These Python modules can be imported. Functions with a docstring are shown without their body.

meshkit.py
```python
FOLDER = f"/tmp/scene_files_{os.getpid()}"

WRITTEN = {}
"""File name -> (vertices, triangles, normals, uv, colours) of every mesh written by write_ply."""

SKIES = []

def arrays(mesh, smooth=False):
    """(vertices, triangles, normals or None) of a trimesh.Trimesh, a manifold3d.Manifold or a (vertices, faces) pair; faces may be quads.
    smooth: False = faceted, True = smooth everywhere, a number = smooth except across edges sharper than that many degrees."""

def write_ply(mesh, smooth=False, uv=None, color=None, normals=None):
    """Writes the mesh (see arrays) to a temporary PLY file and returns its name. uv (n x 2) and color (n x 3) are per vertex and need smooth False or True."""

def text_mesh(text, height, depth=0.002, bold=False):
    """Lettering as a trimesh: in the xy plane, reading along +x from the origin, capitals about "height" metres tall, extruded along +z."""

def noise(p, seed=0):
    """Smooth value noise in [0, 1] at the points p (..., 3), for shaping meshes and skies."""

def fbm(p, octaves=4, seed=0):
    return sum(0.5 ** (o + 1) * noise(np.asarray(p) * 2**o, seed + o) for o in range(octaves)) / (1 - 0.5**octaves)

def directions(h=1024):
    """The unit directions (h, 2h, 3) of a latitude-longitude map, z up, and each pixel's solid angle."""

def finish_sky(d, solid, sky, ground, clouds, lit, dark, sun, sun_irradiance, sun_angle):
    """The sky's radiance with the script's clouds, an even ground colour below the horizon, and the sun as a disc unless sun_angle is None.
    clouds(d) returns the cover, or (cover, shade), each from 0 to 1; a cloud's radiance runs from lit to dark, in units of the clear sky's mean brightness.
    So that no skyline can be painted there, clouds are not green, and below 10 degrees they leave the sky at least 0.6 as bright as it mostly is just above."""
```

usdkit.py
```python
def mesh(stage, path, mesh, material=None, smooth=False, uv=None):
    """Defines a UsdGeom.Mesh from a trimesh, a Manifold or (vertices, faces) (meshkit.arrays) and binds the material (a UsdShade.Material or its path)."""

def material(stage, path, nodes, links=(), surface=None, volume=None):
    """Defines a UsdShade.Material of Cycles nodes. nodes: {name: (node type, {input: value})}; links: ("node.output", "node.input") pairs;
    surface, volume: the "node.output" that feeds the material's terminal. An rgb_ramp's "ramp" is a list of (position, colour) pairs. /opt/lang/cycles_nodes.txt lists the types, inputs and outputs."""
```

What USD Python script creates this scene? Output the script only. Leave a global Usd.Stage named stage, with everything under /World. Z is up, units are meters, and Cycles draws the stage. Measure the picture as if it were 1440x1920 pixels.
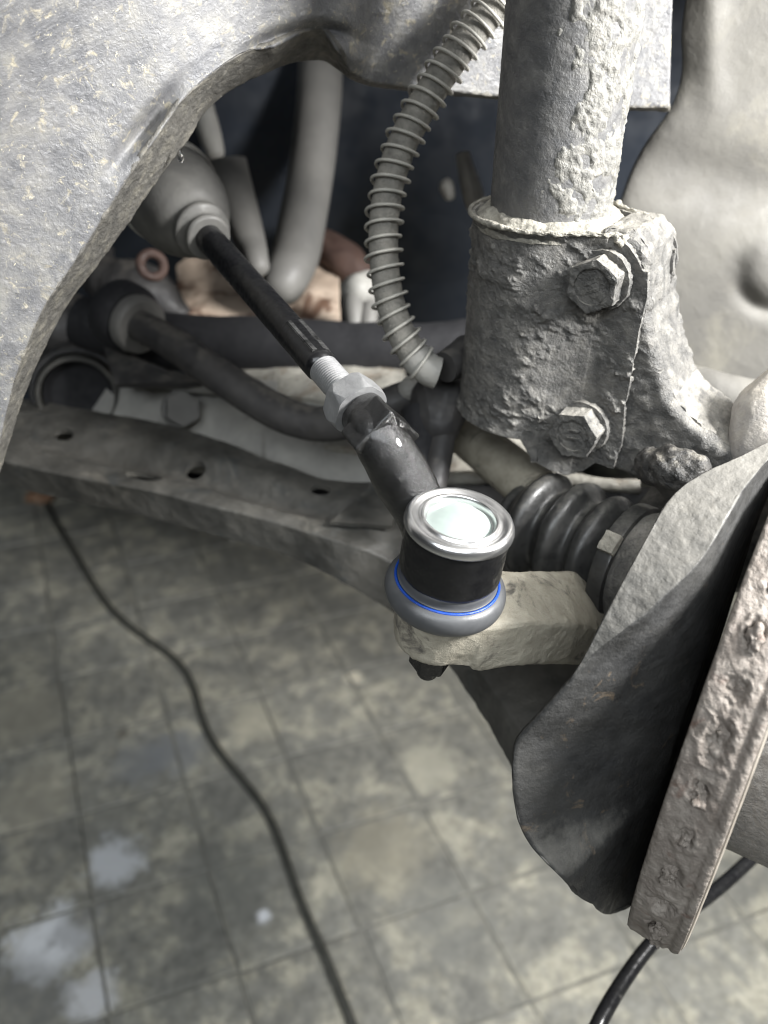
import math, random
import numpy as np, trimesh, manifold3d as m3, usdkit, meshkit
from scipy.interpolate import CubicSpline
from pxr import Usd, UsdGeom, UsdLux, UsdShade, Gf, Sdf

random.seed(7); RNG = np.random.default_rng(7)
stage = Usd.Stage.CreateInMemory()
UsdGeom.SetStageUpAxis(stage, UsdGeom.Tokens.z); UsdGeom.SetStageMetersPerUnit(stage, 1.0)
UsdGeom.Xform.Define(stage, '/World'); stage.SetDefaultPrim(stage.GetPrimAtPath('/World'))

# ---------------------------------------------------------------- camera (35 degrees down, 1.0 m above the floor)
PITCH = math.radians(35)
FW = np.array([0, math.cos(PITCH), -math.sin(PITCH)]); UP = np.array([0, math.sin(PITCH), math.cos(PITCH)]); RT = np.array([1., 0, 0])
cam = UsdGeom.Camera.Define(stage, '/World/camera')
cam.AddTranslateOp().Set((0, 0, 0)); cam.AddRotateXOp().Set(90 - 35)
cam.CreateHorizontalApertureAttr(36.0); cam.CreateVerticalApertureAttr(48.0); cam.CreateFocalLengthAttr(36.0)
cam.CreateClippingRangeAttr((0.01, 100)); cam.CreateFStopAttr(8.4); cam.CreateFocusDistanceAttr(0.31)
cam.CreateExposureAttr(0.5)

# ---------------------------------------------------------------- light: an LED work lamp off to the right, a ceiling light behind
def sphere_light(name, p, r, inten, col):
    l = UsdLux.SphereLight.Define(stage, '/World/' + name); l.AddTranslateOp().Set(tuple(p)); l.CreateRadiusAttr(r)
    l.CreateIntensityAttr(inten); l.CreateColorAttr(col)
def rect_light(name, p, target, w, h, inten, col):
    l = UsdLux.RectLight.Define(stage, '/World/' + name); p = np.array(p, float); z = p - np.array(target, float); z /= np.linalg.norm(z)
    x = np.cross([0, 1, 0.01], z); x /= np.linalg.norm(x); y = np.cross(z, x)
    M = Gf.Matrix4d(*x, 0, *y, 0, *z, 0, *p, 1); l.AddTransformOp().Set(M)
    l.CreateWidthAttr(w); l.CreateHeightAttr(h); l.CreateIntensityAttr(inten); l.CreateColorAttr(col)
sphere_light('work_lamp', (0.50, 0.13, 0.16), 0.09, 135, (1.0, 0.995, 0.985))
rect_light('ceiling_lamp', (-0.3, -1.7, 1.9), (0, .5, -.6), 2.6, 1.5, 4.7, (0.90, 0.955, 1.0))

# ---------------------------------------------------------------- helpers
def P(px, py, d): return d * (FW + (px - 720) / 1440 * RT + (960 - py) / 1440 * UP)
def ray(px, py): return FW + (px - 720) / 1440 * RT + (960 - py) / 1440 * UP
def Pl(px, py, p0, n): r = ray(px, py); return r * (np.dot(p0, n) / np.dot(r, n))       # where a sight line meets a plane
def Pz(px, py, z): return Pl(px, py, np.array([0, 0, z]), np.array([0, 0, 1.]))
def nrm(v): v = np.asarray(v, float); return v / np.linalg.norm(v)
def frame(axis):
    w = nrm(axis); a = np.array([0, 0, 1.]) if abs(w[2]) < .9 else np.array([0, 1., 0]); u = nrm(np.cross(a, w)); return u, np.cross(w, u), w
def spline(pts, n):
    pts = np.asarray(pts, float); t = np.r_[0, np.cumsum(np.linalg.norm(np.diff(pts[:, :3], axis=0), axis=1))]
    return CubicSpline(t, pts)(np.linspace(0, t[-1], n))
def grid_faces(nu, nv, wrap=False):
    i, j = np.meshgrid(np.arange(nu - 1), np.arange(nv if wrap else nv - 1), indexing='ij'); j2 = (j + 1) % nv
    a, b, c, d = i * nv + j, i * nv + j2, (i + 1) * nv + j2, (i + 1) * nv + j
    return np.vstack([np.stack([a, b, c], -1).reshape(-1, 3), np.stack([a, c, d], -1).reshape(-1, 3)])
def path_frames(path):
    T = np.gradient(path, axis=0); T /= np.linalg.norm(T, axis=1, keepdims=True); u = frame(T[0])[0]; Us = []
    for t in T:
        u = u - t * np.dot(u, t); u = u / np.linalg.norm(u); Us.append(u)
    Us = np.array(Us); return T, Us, np.cross(T, Us)
def fix(m):
    if m.is_watertight and m.volume < 0: m.invert()
    return m
def sweep(path, rad, n=20, sq=1.0):
    path = np.asarray(path, float); rad = np.broadcast_to(np.asarray(rad, float), (len(path),)); T, u, v = path_frames(path)
    a = np.linspace(0, 2 * np.pi, n, endpoint=False)
    ring = path[:, None] + rad[:, None, None] * (np.cos(a)[None, :, None] * u[:, None] + sq * np.sin(a)[None, :, None] * v[:, None])
    V = np.vstack([ring.reshape(-1, 3), path[0], path[-1]]); f = grid_faces(len(path), n, True); k = len(path) * n; j = np.arange(n)
    f = np.vstack([f, np.stack([np.full(n, k), (j + 1) % n, j], -1), np.stack([np.full(n, k + 1), k - n + j, k - n + (j + 1) % n], -1)])
    return fix(trimesh.Trimesh(V, f, process=False))
def lathe(prof, origin, axis, n=64, closed=False):
    prof = np.asarray(prof, float); u, v, w = frame(axis); a = np.linspace(0, 2 * np.pi, n, endpoint=False)
    V = origin + prof[:, 0, None, None] * (np.cos(a)[None, :, None] * u + np.sin(a)[None, :, None] * v) + prof[:, 1, None, None] * w
    V = V.reshape(-1, 3)
    if closed:
        V2 = np.vstack([V, V[:n]]); f = grid_faces(len(prof) + 1, n, True) % len(V); return fix(trimesh.Trimesh(V, f, process=False))
    f = grid_faces(len(prof), n, True); k = len(V); j = np.arange(n)
    V = np.vstack([V, origin + w * prof[0, 1], origin + w * prof[-1, 1]])
    f = np.vstack([f, np.stack([np.full(n, k), (j + 1) % n, j], -1), np.stack([np.full(n, k + 1), k - n + j, k - n + (j + 1) % n], -1)])
    return fix(trimesh.Trimesh(V, f, process=False))
def round_prof(prof, n=120):
    return spline(np.asarray(prof, float), n)
def fineprof(prof, step):
    out = []
    for a, b in zip(prof[:-1], prof[1:]):
        k = max(1, int(np.hypot(b[0] - a[0], b[1] - a[1]) / step))
        for i in range(k): out.append((a[0] + (b[0] - a[0]) * i / k, a[1] + (b[1] - a[1]) * i / k))
    return np.array(out + [prof[-1]])
def vnormals(V, f):
    n = np.zeros_like(V); fn = np.cross(V[f[:, 1]] - V[f[:, 0]], V[f[:, 2]] - V[f[:, 0]])
    for k in range(3): np.add.at(n, f[:, k], fn)
    return n / np.maximum(np.linalg.norm(n, axis=1, keepdims=True), 1e-12)
def slab(G, thick, edge=True):
    """A sheet (nu, nv, 3) facing the viewer, given a back side and edges."""
    nu, nv = G.shape[:2]; V = G.reshape(-1, 3); f = grid_faces(nu, nv); n = vnormals(V, f)
    if np.mean(np.sum(n * V, 1)) > 0: f = f[:, ::-1]; n = -n
    k = len(V); b = np.r_[np.arange(nv), np.arange(1, nu) * nv + nv - 1, (nu - 1) * nv + np.arange(nv - 2, -1, -1), np.arange(nu - 2, 0, -1) * nv]
    b2 = np.roll(b, -1); side = np.vstack([np.stack([b, b2, b2 + k], -1), np.stack([b, b2 + k, b + k], -1)])
    m = trimesh.Trimesh(np.vstack([V, V - n * thick]), np.vstack([f, f[:, ::-1] + k, side]), process=False)
    e1 = set(map(tuple, m.faces[:len(f)][:, [0, 1]]))
    if (int(b[0]), int(b2[0])) in e1 or (int(b[0]), int(b2[0])) in set(map(tuple, f[:, [1, 2]])) or (int(b[0]), int(b2[0])) in set(map(tuple, f[:, [2, 0]])):
        m.faces[2 * len(f):] = m.faces[2 * len(f):][:, ::-1]
    return m
def rough(m, *layers):
    """Real relief: (amplitude, feature size, seed[, power]) layers of noise along the normals."""
    V = np.array(m.vertices); n = vnormals(V, np.array(m.faces)); h = 0
    for L in layers:
        q = meshkit.fbm(V / L[1], 3, L[2])
        h = h + L[0] * ((q - .5) * 2 if len(L) < 4 else np.clip((q - L[3]) / (1 - L[3]), 0, 1) ** .7)
    return trimesh.Trimesh(V + n * h[:, None], m.faces, process=False)
def man(m): return m3.Manifold(m3.Mesh(np.asarray(m.vertices, np.float32), np.asarray(m.faces, np.uint32)))
def tri(M): q = M.to_mesh(); return trimesh.Trimesh(np.array(q.vert_properties[:, :3], float), np.array(q.tri_verts), process=False)
def ball(p, r, n=20): return m3.Manifold.sphere(r, n).translate(tuple(map(float, p)))
def hull(*ps, n=16): return m3.Manifold.batch_hull([ball(p, r, n) for p, r in ps])
def cyl(p, q, r, r2=None, n=40):
    p, q = np.array(p, float), np.array(q, float); u, v, w = frame(q - p); M = np.column_stack([u, v, w, p])
    return m3.Manifold.cylinder(float(np.linalg.norm(q - p)), r, r if r2 is None else r2, n).transform(M)
def blob(M, ln, it=12):
    M = M.refine_to_length(ln); t = tri(M); t.merge_vertices()
    trimesh.smoothing.filter_taubin(t, iterations=it); return t
def poly_plate(uv, o, u, v, w, t0, t1, bev=0.0008):
    """Polygon in the plane (o; u, v), extruded along w from t0 to t1 with small chamfers."""
    uv = np.asarray(uv, float); x, y = uv.T
    if np.sum(x * np.roll(y, -1) - np.roll(x, -1) * y) < 0: uv = uv[::-1]
    cs = m3.CrossSection([uv])
    body = m3.Manifold()
    for a in np.linspace(0, 1, 2 if bev < .001 else 6) * np.pi / 2:
        q_ = bev * (1 - math.sin(a)); body = body + cs.offset(-bev * (1 - math.cos(a)) - 1e-6, m3.JoinType.Round, 2, 12).extrude(t1 - t0 - 2 * q_).translate((0, 0, q_))
    q = tri(body); V = np.array(q.vertices); V[:, 2] += t0
    t = trimesh.Trimesh(np.asarray(o) + V[:, :1] * u + V[:, 1:2] * v + V[:, 2:] * w, q.faces, process=False); return fix(t)
def densify(t, ln): return tri(man(t).refine_to_length(ln))

used = {}
def numbered(parent, name):
    k = (parent, name); c = used.get(k, 0); used[k] = c + 1
    return f'{parent}/{name}' if c == 0 else f'{parent}/{name}_{c:03d}'
def tag(pr, label=None, cat=None, group=None, kind=None):
    for k, v in (('label', label), ('category', cat), ('group', group), ('kind', kind)):
        if v: pr.SetCustomDataByKey(k, v)
    return pr
def thing(name, label, cat, loc=(0, 0, 0), group=None, kind=None):
    x = UsdGeom.Xform.Define(stage, numbered('/World', name)); x.AddTranslateOp().Set(tuple(map(float, loc)))
    return tag(x.GetPrim(), label, cat, group, kind)
def base(pr):
    pos = np.zeros(3)
    while pr.GetPath().pathString not in ('/', '/World'):
        a = pr.GetAttribute('xformOp:translate')
        if a and a.Get() is not None: pos += np.array(a.Get())
        pr = pr.GetParent()
    return pos
def obj(name, m, mat, parent=None, smooth=35, label=None):
    path = numbered(parent.GetPath().pathString if parent else '/World', name)
    if parent is not None:
        if hasattr(m, 'to_mesh'): m = tri(m)
        m = trimesh.Trimesh(np.asarray(m.vertices) - base(parent), m.faces, process=False)
    p = usdkit.mesh(stage, path, m, mat, smooth=smooth).GetPrim()
    if label: tag(p, label)
    return p

# ---------------------------------------------------------------- materials
def mat(name, ramp, scale=60, detail=6, rough_=(.5, .8), bumps=((400, .4, .0008),), dust=None, metallic=0, spec=.5, coat=0, blotch=None, distortion=0.3):
    """ramp: colours over noise; dust: (colour, amount from, to) settled where the surface looks up; blotch: (colour, scale, lo, hi) stains or painted shadow patches."""
    N = {'g': ('geometry', {}), 'n': ('noise_texture', {'scale': scale, 'detail': detail, 'roughness': .6, 'distortion': distortion}),
         'r': ('rgb_ramp', {'ramp': ramp}), 'p': ('principled_bsdf', {'metallic': metallic, 'specular_ior_level': spec, 'coat_weight': coat})}
    L = [('g.position', 'n.vector'), ('n.fac', 'r.fac')]
    col = 'r.color'
    for i, b in enumerate(blotch or []):
        N[f'bn{i}'] = ('noise_texture', {'scale': b[1], 'detail': 5, 'roughness': .65, 'distortion': .6}); N[f'bm{i}'] = ('map_range', {'from_min': b[2], 'from_max': b[3], 'clamp': True})
        N[f'bo{i}'] = ('vector_math', {'math_type': 'add', 'vector2': (3.1 * i + 1, 1.7 * i, 5.3 + i)})
        N[f'bx{i}'] = ('mix_color', {'b': b[0]})
        L += [('g.position', f'bo{i}.vector1'), (f'bo{i}.vector', f'bn{i}.vector'), (f'bn{i}.fac', f'bm{i}.value'), (f'bm{i}.result', f'bx{i}.fac'), (col, f'bx{i}.a')]; col = f'bx{i}.result'
    if dust:
        N['s'] = ('separate_xyz', {}); N['dn'] = ('noise_texture', {'scale': dust[3] if len(dust) > 3 else 150, 'detail': 6, 'roughness': .7})
        am = dust[4] if len(dust) > 4 else 1.6; N['da'] = ('math', {'math_type': 'multiply_add', 'value2': am, 'value3': -am / 2}); N['ds'] = ('math', {'math_type': 'add'})
        N['dm'] = ('map_range', {'from_min': dust[1], 'from_max': dust[2], 'clamp': True}); N['dx'] = ('mix_color', {'b': dust[0]})
        L += [('g.normal', 's.vector'), ('g.position', 'dn.vector'), ('dn.fac', 'da.value1'), ('s.z', 'ds.value1'), ('da.value', 'ds.value2'), ('ds.value', 'dm.value'), ('dm.result', 'dx.fac'), (col, 'dx.a')]; col = 'dx.result'
    L.append((col, 'p.base_color'))
    N['rn'] = ('noise_texture', {'scale': scale * 3.3, 'detail': 4}); N['rm'] = ('map_range', {'from_min': .35, 'from_max': .65, 'to_min': rough_[0], 'to_max': rough_[1], 'clamp': True})
    L += [('g.position', 'rn.vector'), ('rn.fac', 'rm.value'), ('rm.result', 'p.roughness')]
    prev = None
    for i, (s, st, dist) in enumerate(bumps):
        N[f'hn{i}'] = ('noise_texture', {'scale': s, 'detail': 5, 'roughness': .62}); N[f'hb{i}'] = ('bump', {'strength': st, 'distance': dist})
        L += [('g.position', f'hn{i}.vector'), (f'hn{i}.fac', f'hb{i}.height')]
        if prev: L.append((prev, f'hb{i}.normal'))
        prev = f'hb{i}.normal'
    if prev: L.append((prev, 'p.normal'))
    return usdkit.material(stage, '/World/Looks/' + name, N, L, surface='p.BSDF')
DUST = (.43, .405, .355)
MUD = mat('caked_mud', [(.3, (.065, .064, .061)), (.48, (.125, .121, .113)), (.72, (.215, .205, .185))], 130, rough_=(.32, .75), bumps=((260, .6, .0028), (900, .8, .0012), (2200, .6, .0005)), dust=(DUST, .55, 1.45))
MUDDARK = mat('oily_mud', [(.35, (.03, .029, .028)), (.6, (.085, .08, .073))], 150, rough_=(.3, .6), bumps=((260, .7, .003), (900, .6, .0008)), dust=((.4, .37, .31), .8, 1.6))
MUDPALE = mat('pale_dry_mud', [(.3, (.19, .18, .155)), (.7, (.42, .395, .335))], 200, rough_=(.7, .95), bumps=((350, .8, .002), (1200, .6, .0006)))
TUBE = mat('strut_dark_paint', [(.35, (.085, .085, .086)), (.6, (.135, .132, .127)), (.75, (.20, .195, .18))], 140, rough_=(.3, .6), bumps=((400, .5, .0012), (1200, .5, .0005)))
CRUST = mat('dried_mud_crust', [(.3, (.12, .117, .108)), (.5, (.185, .18, .163)), (.7, (.27, .258, .23))], 300, rough_=(.45, .85), bumps=((420, .8, .0018), (1400, .6, .0006)))
STRUTM = mat('strut_paint_and_mud', [(.40, (.05, .05, .05)), (.50, (.11, .105, .10)), (.56, (.33, .31, .27)), (.75, (.46, .43, .36))], 110, rough_=(.35, .8), bumps=((300, .8, .0025), (1000, .6, .0008)), dust=(DUST, 1.0, 1.7))
PANEL = mat('dirty_underseal', [(.30, (.115, .116, .122)), (.5, (.168, .167, .168)), (.68, (.23, .224, .208))], 90, rough_=(.25, .5), bumps=((650, .5, .0010), (1800, .4, .0005)), blotch=[((.105, .107, .115), 55, .56, .72), ((.34, .31, .24), 170, .57, .68), ((.5, .46, .35), 480, .64, .70)])
LIP = mat('muddy_lip', [(.3, (.075, .072, .066)), (.5, (.125, .119, .106)), (.7, (.22, .205, .17))], 110, rough_=(.35, .7), bumps=((420, .7, .0018), (1500, .5, .0005)))
LINER = mat('dusty_liner', [(.3, (.120, .115, .105)), (.7, (.162, .155, .137))], 25, rough_=(.6, .85), bumps=((160, .2, .0015), (700, .3, .0006)), blotch=[((.25, .235, .19), 14, .5, .75)])
NAVY = mat('engine_bay_painted_haze', [(.3, (.008, .0115, .018)), (.7, (.016, .022, .033))], 12, rough_=(.6, .9))  # navy base paints in the shade and blue haze of the gap
HOSE = mat('grey_hose_rubber', [(.3, (.12, .117, .11)), (.7, (.175, .169, .156))], 25, rough_=(.5, .7), bumps=((300, .15, .001),))
TAN = mat('tan_with_painted_shadow', [(.3, (.44, .34, .26)), (.7, (.60, .49, .39))], 20, rough_=(.5, .8), blotch=[((.16, .095, .065), 22, .52, .62)])  # brown blotches are shadow patches painted into the tan
PINK = mat('rusty_pink_ring', [(.3, (.055, .032, .026)), (.7, (.12, .075, .06))], 60)
GREYMETAL = mat('weathered_grey_metal', [(.3, (.23, .225, .21)), (.7, (.36, .35, .32))], 40, rough_=(.45, .75), bumps=((300, .3, .001),), blotch=[((.13, .12, .105), 30, .56, .75)])
PLATE = mat('wet_grey_plate', [(.3, (.25, .24, .21)), (.7, (.42, .40, .35))], 60, rough_=(.12, .6), bumps=((250, .6, .002),), blotch=[((.16, .12, .085), 35, .52, .7)])
ARM = mat('arm_grime_painted_shade', [(.3, (.04, .039, .035)), (.7, (.105, .10, .088))], 35, rough_=(.4, .75), bumps=((250, .4, .0015),), blotch=[((.05, .052, .05), 40, .56, .7), ((.20, .185, .155), 28, .58, .8)])  # grime, with the base darkened to paint in the shadow on the arm
BLACKP = mat('black_paint', [(.3, (.006, .006, .007)), (.7, (.012, .012, .012))], 80, rough_=(.18, .32), bumps=((260, .15, .0008),), spec=.4, blotch=[((.09, .086, .08), 90, .66, .85)])
SCUFF = mat('scuffed_black_steel', [(.35, (.015, .015, .015)), (.65, (.10, .099, .097))], 220, rough_=(.2, .4), metallic=.4, bumps=((700, .5, .0008),))
GREASY = mat('greasy_black_cast', [(.3, (.006, .006, .006)), (.7, (.016, .0155, .015))], 120, rough_=(.08, .22), coat=.4, bumps=((420, .4, .0010), (1500, .7, .0007)))
ZINC = mat('zinc_steel', [(.3, (.50, .50, .49)), (.7, (.62, .61, .60))], 120, rough_=(.32, .5), metallic=1, bumps=((900, .15, .0004),))
GREYNUT = mat('matt_zinc_nut', [(.3, (.18, .18, .182)), (.7, (.27, .27, .268))], 120, rough_=(.4, .6), metallic=.35, bumps=((700, .3, .0006),))
CHROME = mat('pressed_steel_cap', [(.3, (.74, .735, .73)), (.7, (.78, .775, .77))], 200, rough_=(.24, .24), metallic=.95, bumps=())
DOME = mat('pale_green_dome', [(.3, (.27, .315, .295)), (.7, (.33, .375, .35))], 120, rough_=(.42, .5), metallic=.15, bumps=())
BLUE = mat('blue_ring', [(.3, (.006, .045, .28)), (.7, (.01, .06, .34))], 100, rough_=(.3, .4))
RUBBER = mat('dark_grey_rubber', [(.3, (.055, .057, .06)), (.7, (.085, .087, .09))], 60, rough_=(.35, .5), bumps=((700, .1, .0005),))
BOOTRUB = mat('dusty_boot_rubber', [(.3, (.022, .022, .022)), (.7, (.05, .049, .046))], 90, rough_=(.3, .5), bumps=((400, .25, .0008),), dust=((.22, .21, .185), .75, 1.8))
RACKBOOT = mat('grey_bellows', [(.3, (.095, .093, .088)), (.7, (.15, .146, .135))], 60, rough_=(.45, .65), bumps=((300, .15, .001),))
CASTARM = mat('dusty_arm_and_lit_shaft', [(.3, (.28, .255, .20)), (.7, (.41, .378, .305))], 120, rough_=(.55, .85), bumps=((500, .45, .0012), (1500, .5, .0006)), blotch=[((.11, .10, .085), 60, .56, .66)])
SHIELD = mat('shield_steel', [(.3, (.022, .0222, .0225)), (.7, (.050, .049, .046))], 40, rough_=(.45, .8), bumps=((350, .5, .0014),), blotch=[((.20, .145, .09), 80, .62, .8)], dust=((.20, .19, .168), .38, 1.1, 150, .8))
CALIPER = mat('dusty_caliper', [(.3, (.24, .225, .215)), (.7, (.36, .34, .32))], 90, rough_=(.5, .8), bumps=((350, .5, .0014),), dust=((.46, .42, .36), .1, .9, 120))
RUST = mat('rusty_iron', [(.3, (.15, .127, .108)), (.5, (.215, .188, .163)), (.7, (.30, .268, .235))], 120, rough_=(.55, .85), bumps=((300, .6, .002), (900, .5, .0008)), blotch=[((.13, .085, .065), 90, .60, .75)])
MACHINED = mat('worn_friction_face', [(.3, (.42, .37, .31)), (.7, (.54, .49, .42))], 60, rough_=(.35, .5), metallic=.5, bumps=((500, .2, .0006),))
HAT = mat('cast_iron_hat', [(.3, (.13, .125, .12)), (.7, (.23, .22, .205))], 300, rough_=(.5, .8), bumps=((500, .8, .002),))
BRAIDED = mat('brake_hose_cloth', [(.3, (.15, .145, .13)), (.7, (.31, .295, .26))], 150, rough_=(.7, .9), bumps=((900, .7, .0012),))
SPRING = mat('dusty_spring_wire', [(.3, (.38, .37, .335)), (.7, (.50, .485, .435))], 200, rough_=(.4, .6), metallic=.1)
SHINYBLK = mat('black_oxide_bolt', [(.3, (.03, .03, .03)), (.7, (.07, .068, .065))], 150, rough_=(.15, .3), metallic=.7)
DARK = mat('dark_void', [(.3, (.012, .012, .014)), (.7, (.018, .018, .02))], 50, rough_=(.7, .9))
DARKBAR = mat('dark_bar_paint', [(.3, (.03, .029, .03)), (.7, (.06, .057, .054))], 50, rough_=(.45, .7), bumps=((300, .2, .001),), dust=((.22, .2, .17), .85, 1.7, 60))
CORD = mat('cord_rubber', [(.3, (.035, .036, .03)), (.7, (.07, .07, .06))], 60, rough_=(.5, .7), bumps=((200, .3, .001),))
LEAF = mat('rust_brown_scrap', [(.3, (.26, .13, .07)), (.7, (.42, .27, .17))], 60)
PEBBLE = mat('pale_stone', [(.3, (.35, .34, .32)), (.7, (.55, .54, .5))], 60)

# lateral (outward), fore and aft axes of the car, from the brake disc's tilt
O = nrm([.83, -.556, 0]); FA = np.array([-O[1], O[0], 0]) ; Z = np.array([0, 0, 1.])   # FA points away from the viewer

# ---------------------------------------------------------------- floor of square tiles, one metre below
FZ = -1.0
def tile_mat():
    N = {'g': ('geometry', {}), 'oi': ('object_info', {}), 'p': ('principled_bsdf', {'specular_ior_level': .4}),
         'n1': ('noise_texture', {'scale': 15, 'detail': 10, 'roughness': .72, 'distortion': .25}), 'r1': ('rgb_ramp', {'ramp': [(.30, (.185, .182, .163)), (.44, (.235, .23, .203)), (.52, (.285, .276, .235)), (.57, (.39, .37, .30)), (.68, (.50, .47, .375))]}),
         'n2': ('noise_texture', {'scale': 55, 'detail': 8, 'roughness': .75}), 'r2': ('map_range', {'from_min': .36, 'from_max': .66, 'to_min': .74, 'to_max': 1.28, 'clamp': True}),
         'm2': ('vector_math', {'math_type': 'scale'}), 'tv': ('map_range', {'to_min': .88, 'to_max': 1.1}), 'm3': ('vector_math', {'math_type': 'scale'}),
         'rr': ('map_range', {'from_min': .4, 'from_max': .6, 'to_min': .45, 'to_max': .8, 'clamp': True}),
         'b': ('bump', {'strength': .5, 'distance': .004})}
    L = [('g.position', 'n1.vector'), ('n1.fac', 'r1.fac'), ('g.position', 'n2.vector'), ('n2.fac', 'r2.value'), ('r1.color', 'm2.vector1'), ('r2.result', 'm2.scale'),
         ('oi.random', 'tv.value'), ('m2.vector', 'm3.vector1'), ('tv.result', 'm3.scale'), ('n1.fac', 'rr.value'), ('rr.result', 'p.roughness'), ('n2.fac', 'b.height'), ('b.normal', 'p.normal')]
    col = 'm3.vector'
    spots = [(90, 1770, .052, (.80, .81, .82)), (215, 1615, .042, (.62, .63, .64)), (330, 1410, .05, (.27, .28, .29)), (265, 1425, .05, (.25, .26, .27)), (495, 1718, .011, (.85, .86, .88)), (170, 1870, .033, (.68, .68, .68)), (150, 1740, .035, (.30, .30, .30)),
             (805, 1435, .05, (.56, .53, .42)), (480, 1355, .05, (.56, .52, .40)), (40, 1340, .08, (.40, .37, .29)), (60, 1500, .07, (.40, .37, .29)), (720, 1590, .07, (.36, .33, .25)), (660, 1270, .018, (.65, .60, .48)), (230, 1375, .012, (.08, .06, .045)), (420, 1655, .06, (.22, .22, .195)), (840, 1720, .07, (.22, .22, .20)), (30, 1880, .06, (.2, .2, .19))]
    for i, (px, py, r, c) in enumerate(spots):
        q = Pz(px, py, FZ)
        N[f'd{i}'] = ('vector_math', {'math_type': 'distance', 'vector2': tuple(q)}); N[f'w{i}'] = ('math', {'math_type': 'multiply_add', 'value2': r * 2.4})
        N[f'e{i}'] = ('map_range', {'from_min': r * 1.75, 'from_max': r * 2.3, 'to_min': (1.0 if c[0] > .6 else .55), 'to_max': 0, 'clamp': True}); N[f'x{i}'] = ('mix_color', {'b': c})
        L += [('g.position', f'd{i}.vector1'), ('ns.fac', f'w{i}.value1'), (f'd{i}.value', f'w{i}.value3'), (f'w{i}.value', f'e{i}.value'), (f'e{i}.result', f'x{i}.fac'), (col, f'x{i}.a')]; col = f'x{i}.result'
    N['ns'] = ('noise_texture', {'scale': 32, 'detail': 8, 'roughness': .75}); L += [('g.position', 'ns.vector'), (col, 'p.base_color')]
    return usdkit.material(stage, '/World/Looks/worn_tile', N, L, surface='p.BSDF')
TILE = tile_mat(); JOINT = mat('dirty_joint', [(.3, (.12, .118, .10)), (.5, (.21, .205, .18)), (.7, (.33, .315, .26))], 18, rough_=(.7, .9))
floor = tag(UsdGeom.Xform.Define(stage, '/World/floor').GetPrim(), 'worn grey-beige square floor tiles with stains, below the suspension', 'floor', kind='structure')
obj('screed', trimesh.creation.box((14, 14, .02), transform=trimesh.transformations.translation_matrix((0, 3, FZ - .0132))), JOINT, floor, smooth=False)
a1, a2, s1, s2, u0, v0 = .32297, .42735, .15231, .14381, -.1275, .91317
def corner(i, j):            # crossing of joint lines i and j
    A = np.array([[math.cos(a2), math.sin(a2)], [-math.sin(a1), math.cos(a1)]]); return np.linalg.solve(A, [u0 + i * s1, v0 - j * s2])
def visible(p):
    d = p @ FW; return d > .05 and -160 < 720 + 1440 * (p @ RT) / d < 1600 and 820 < 960 - 1440 * (p @ UP) / d < 2120
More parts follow.
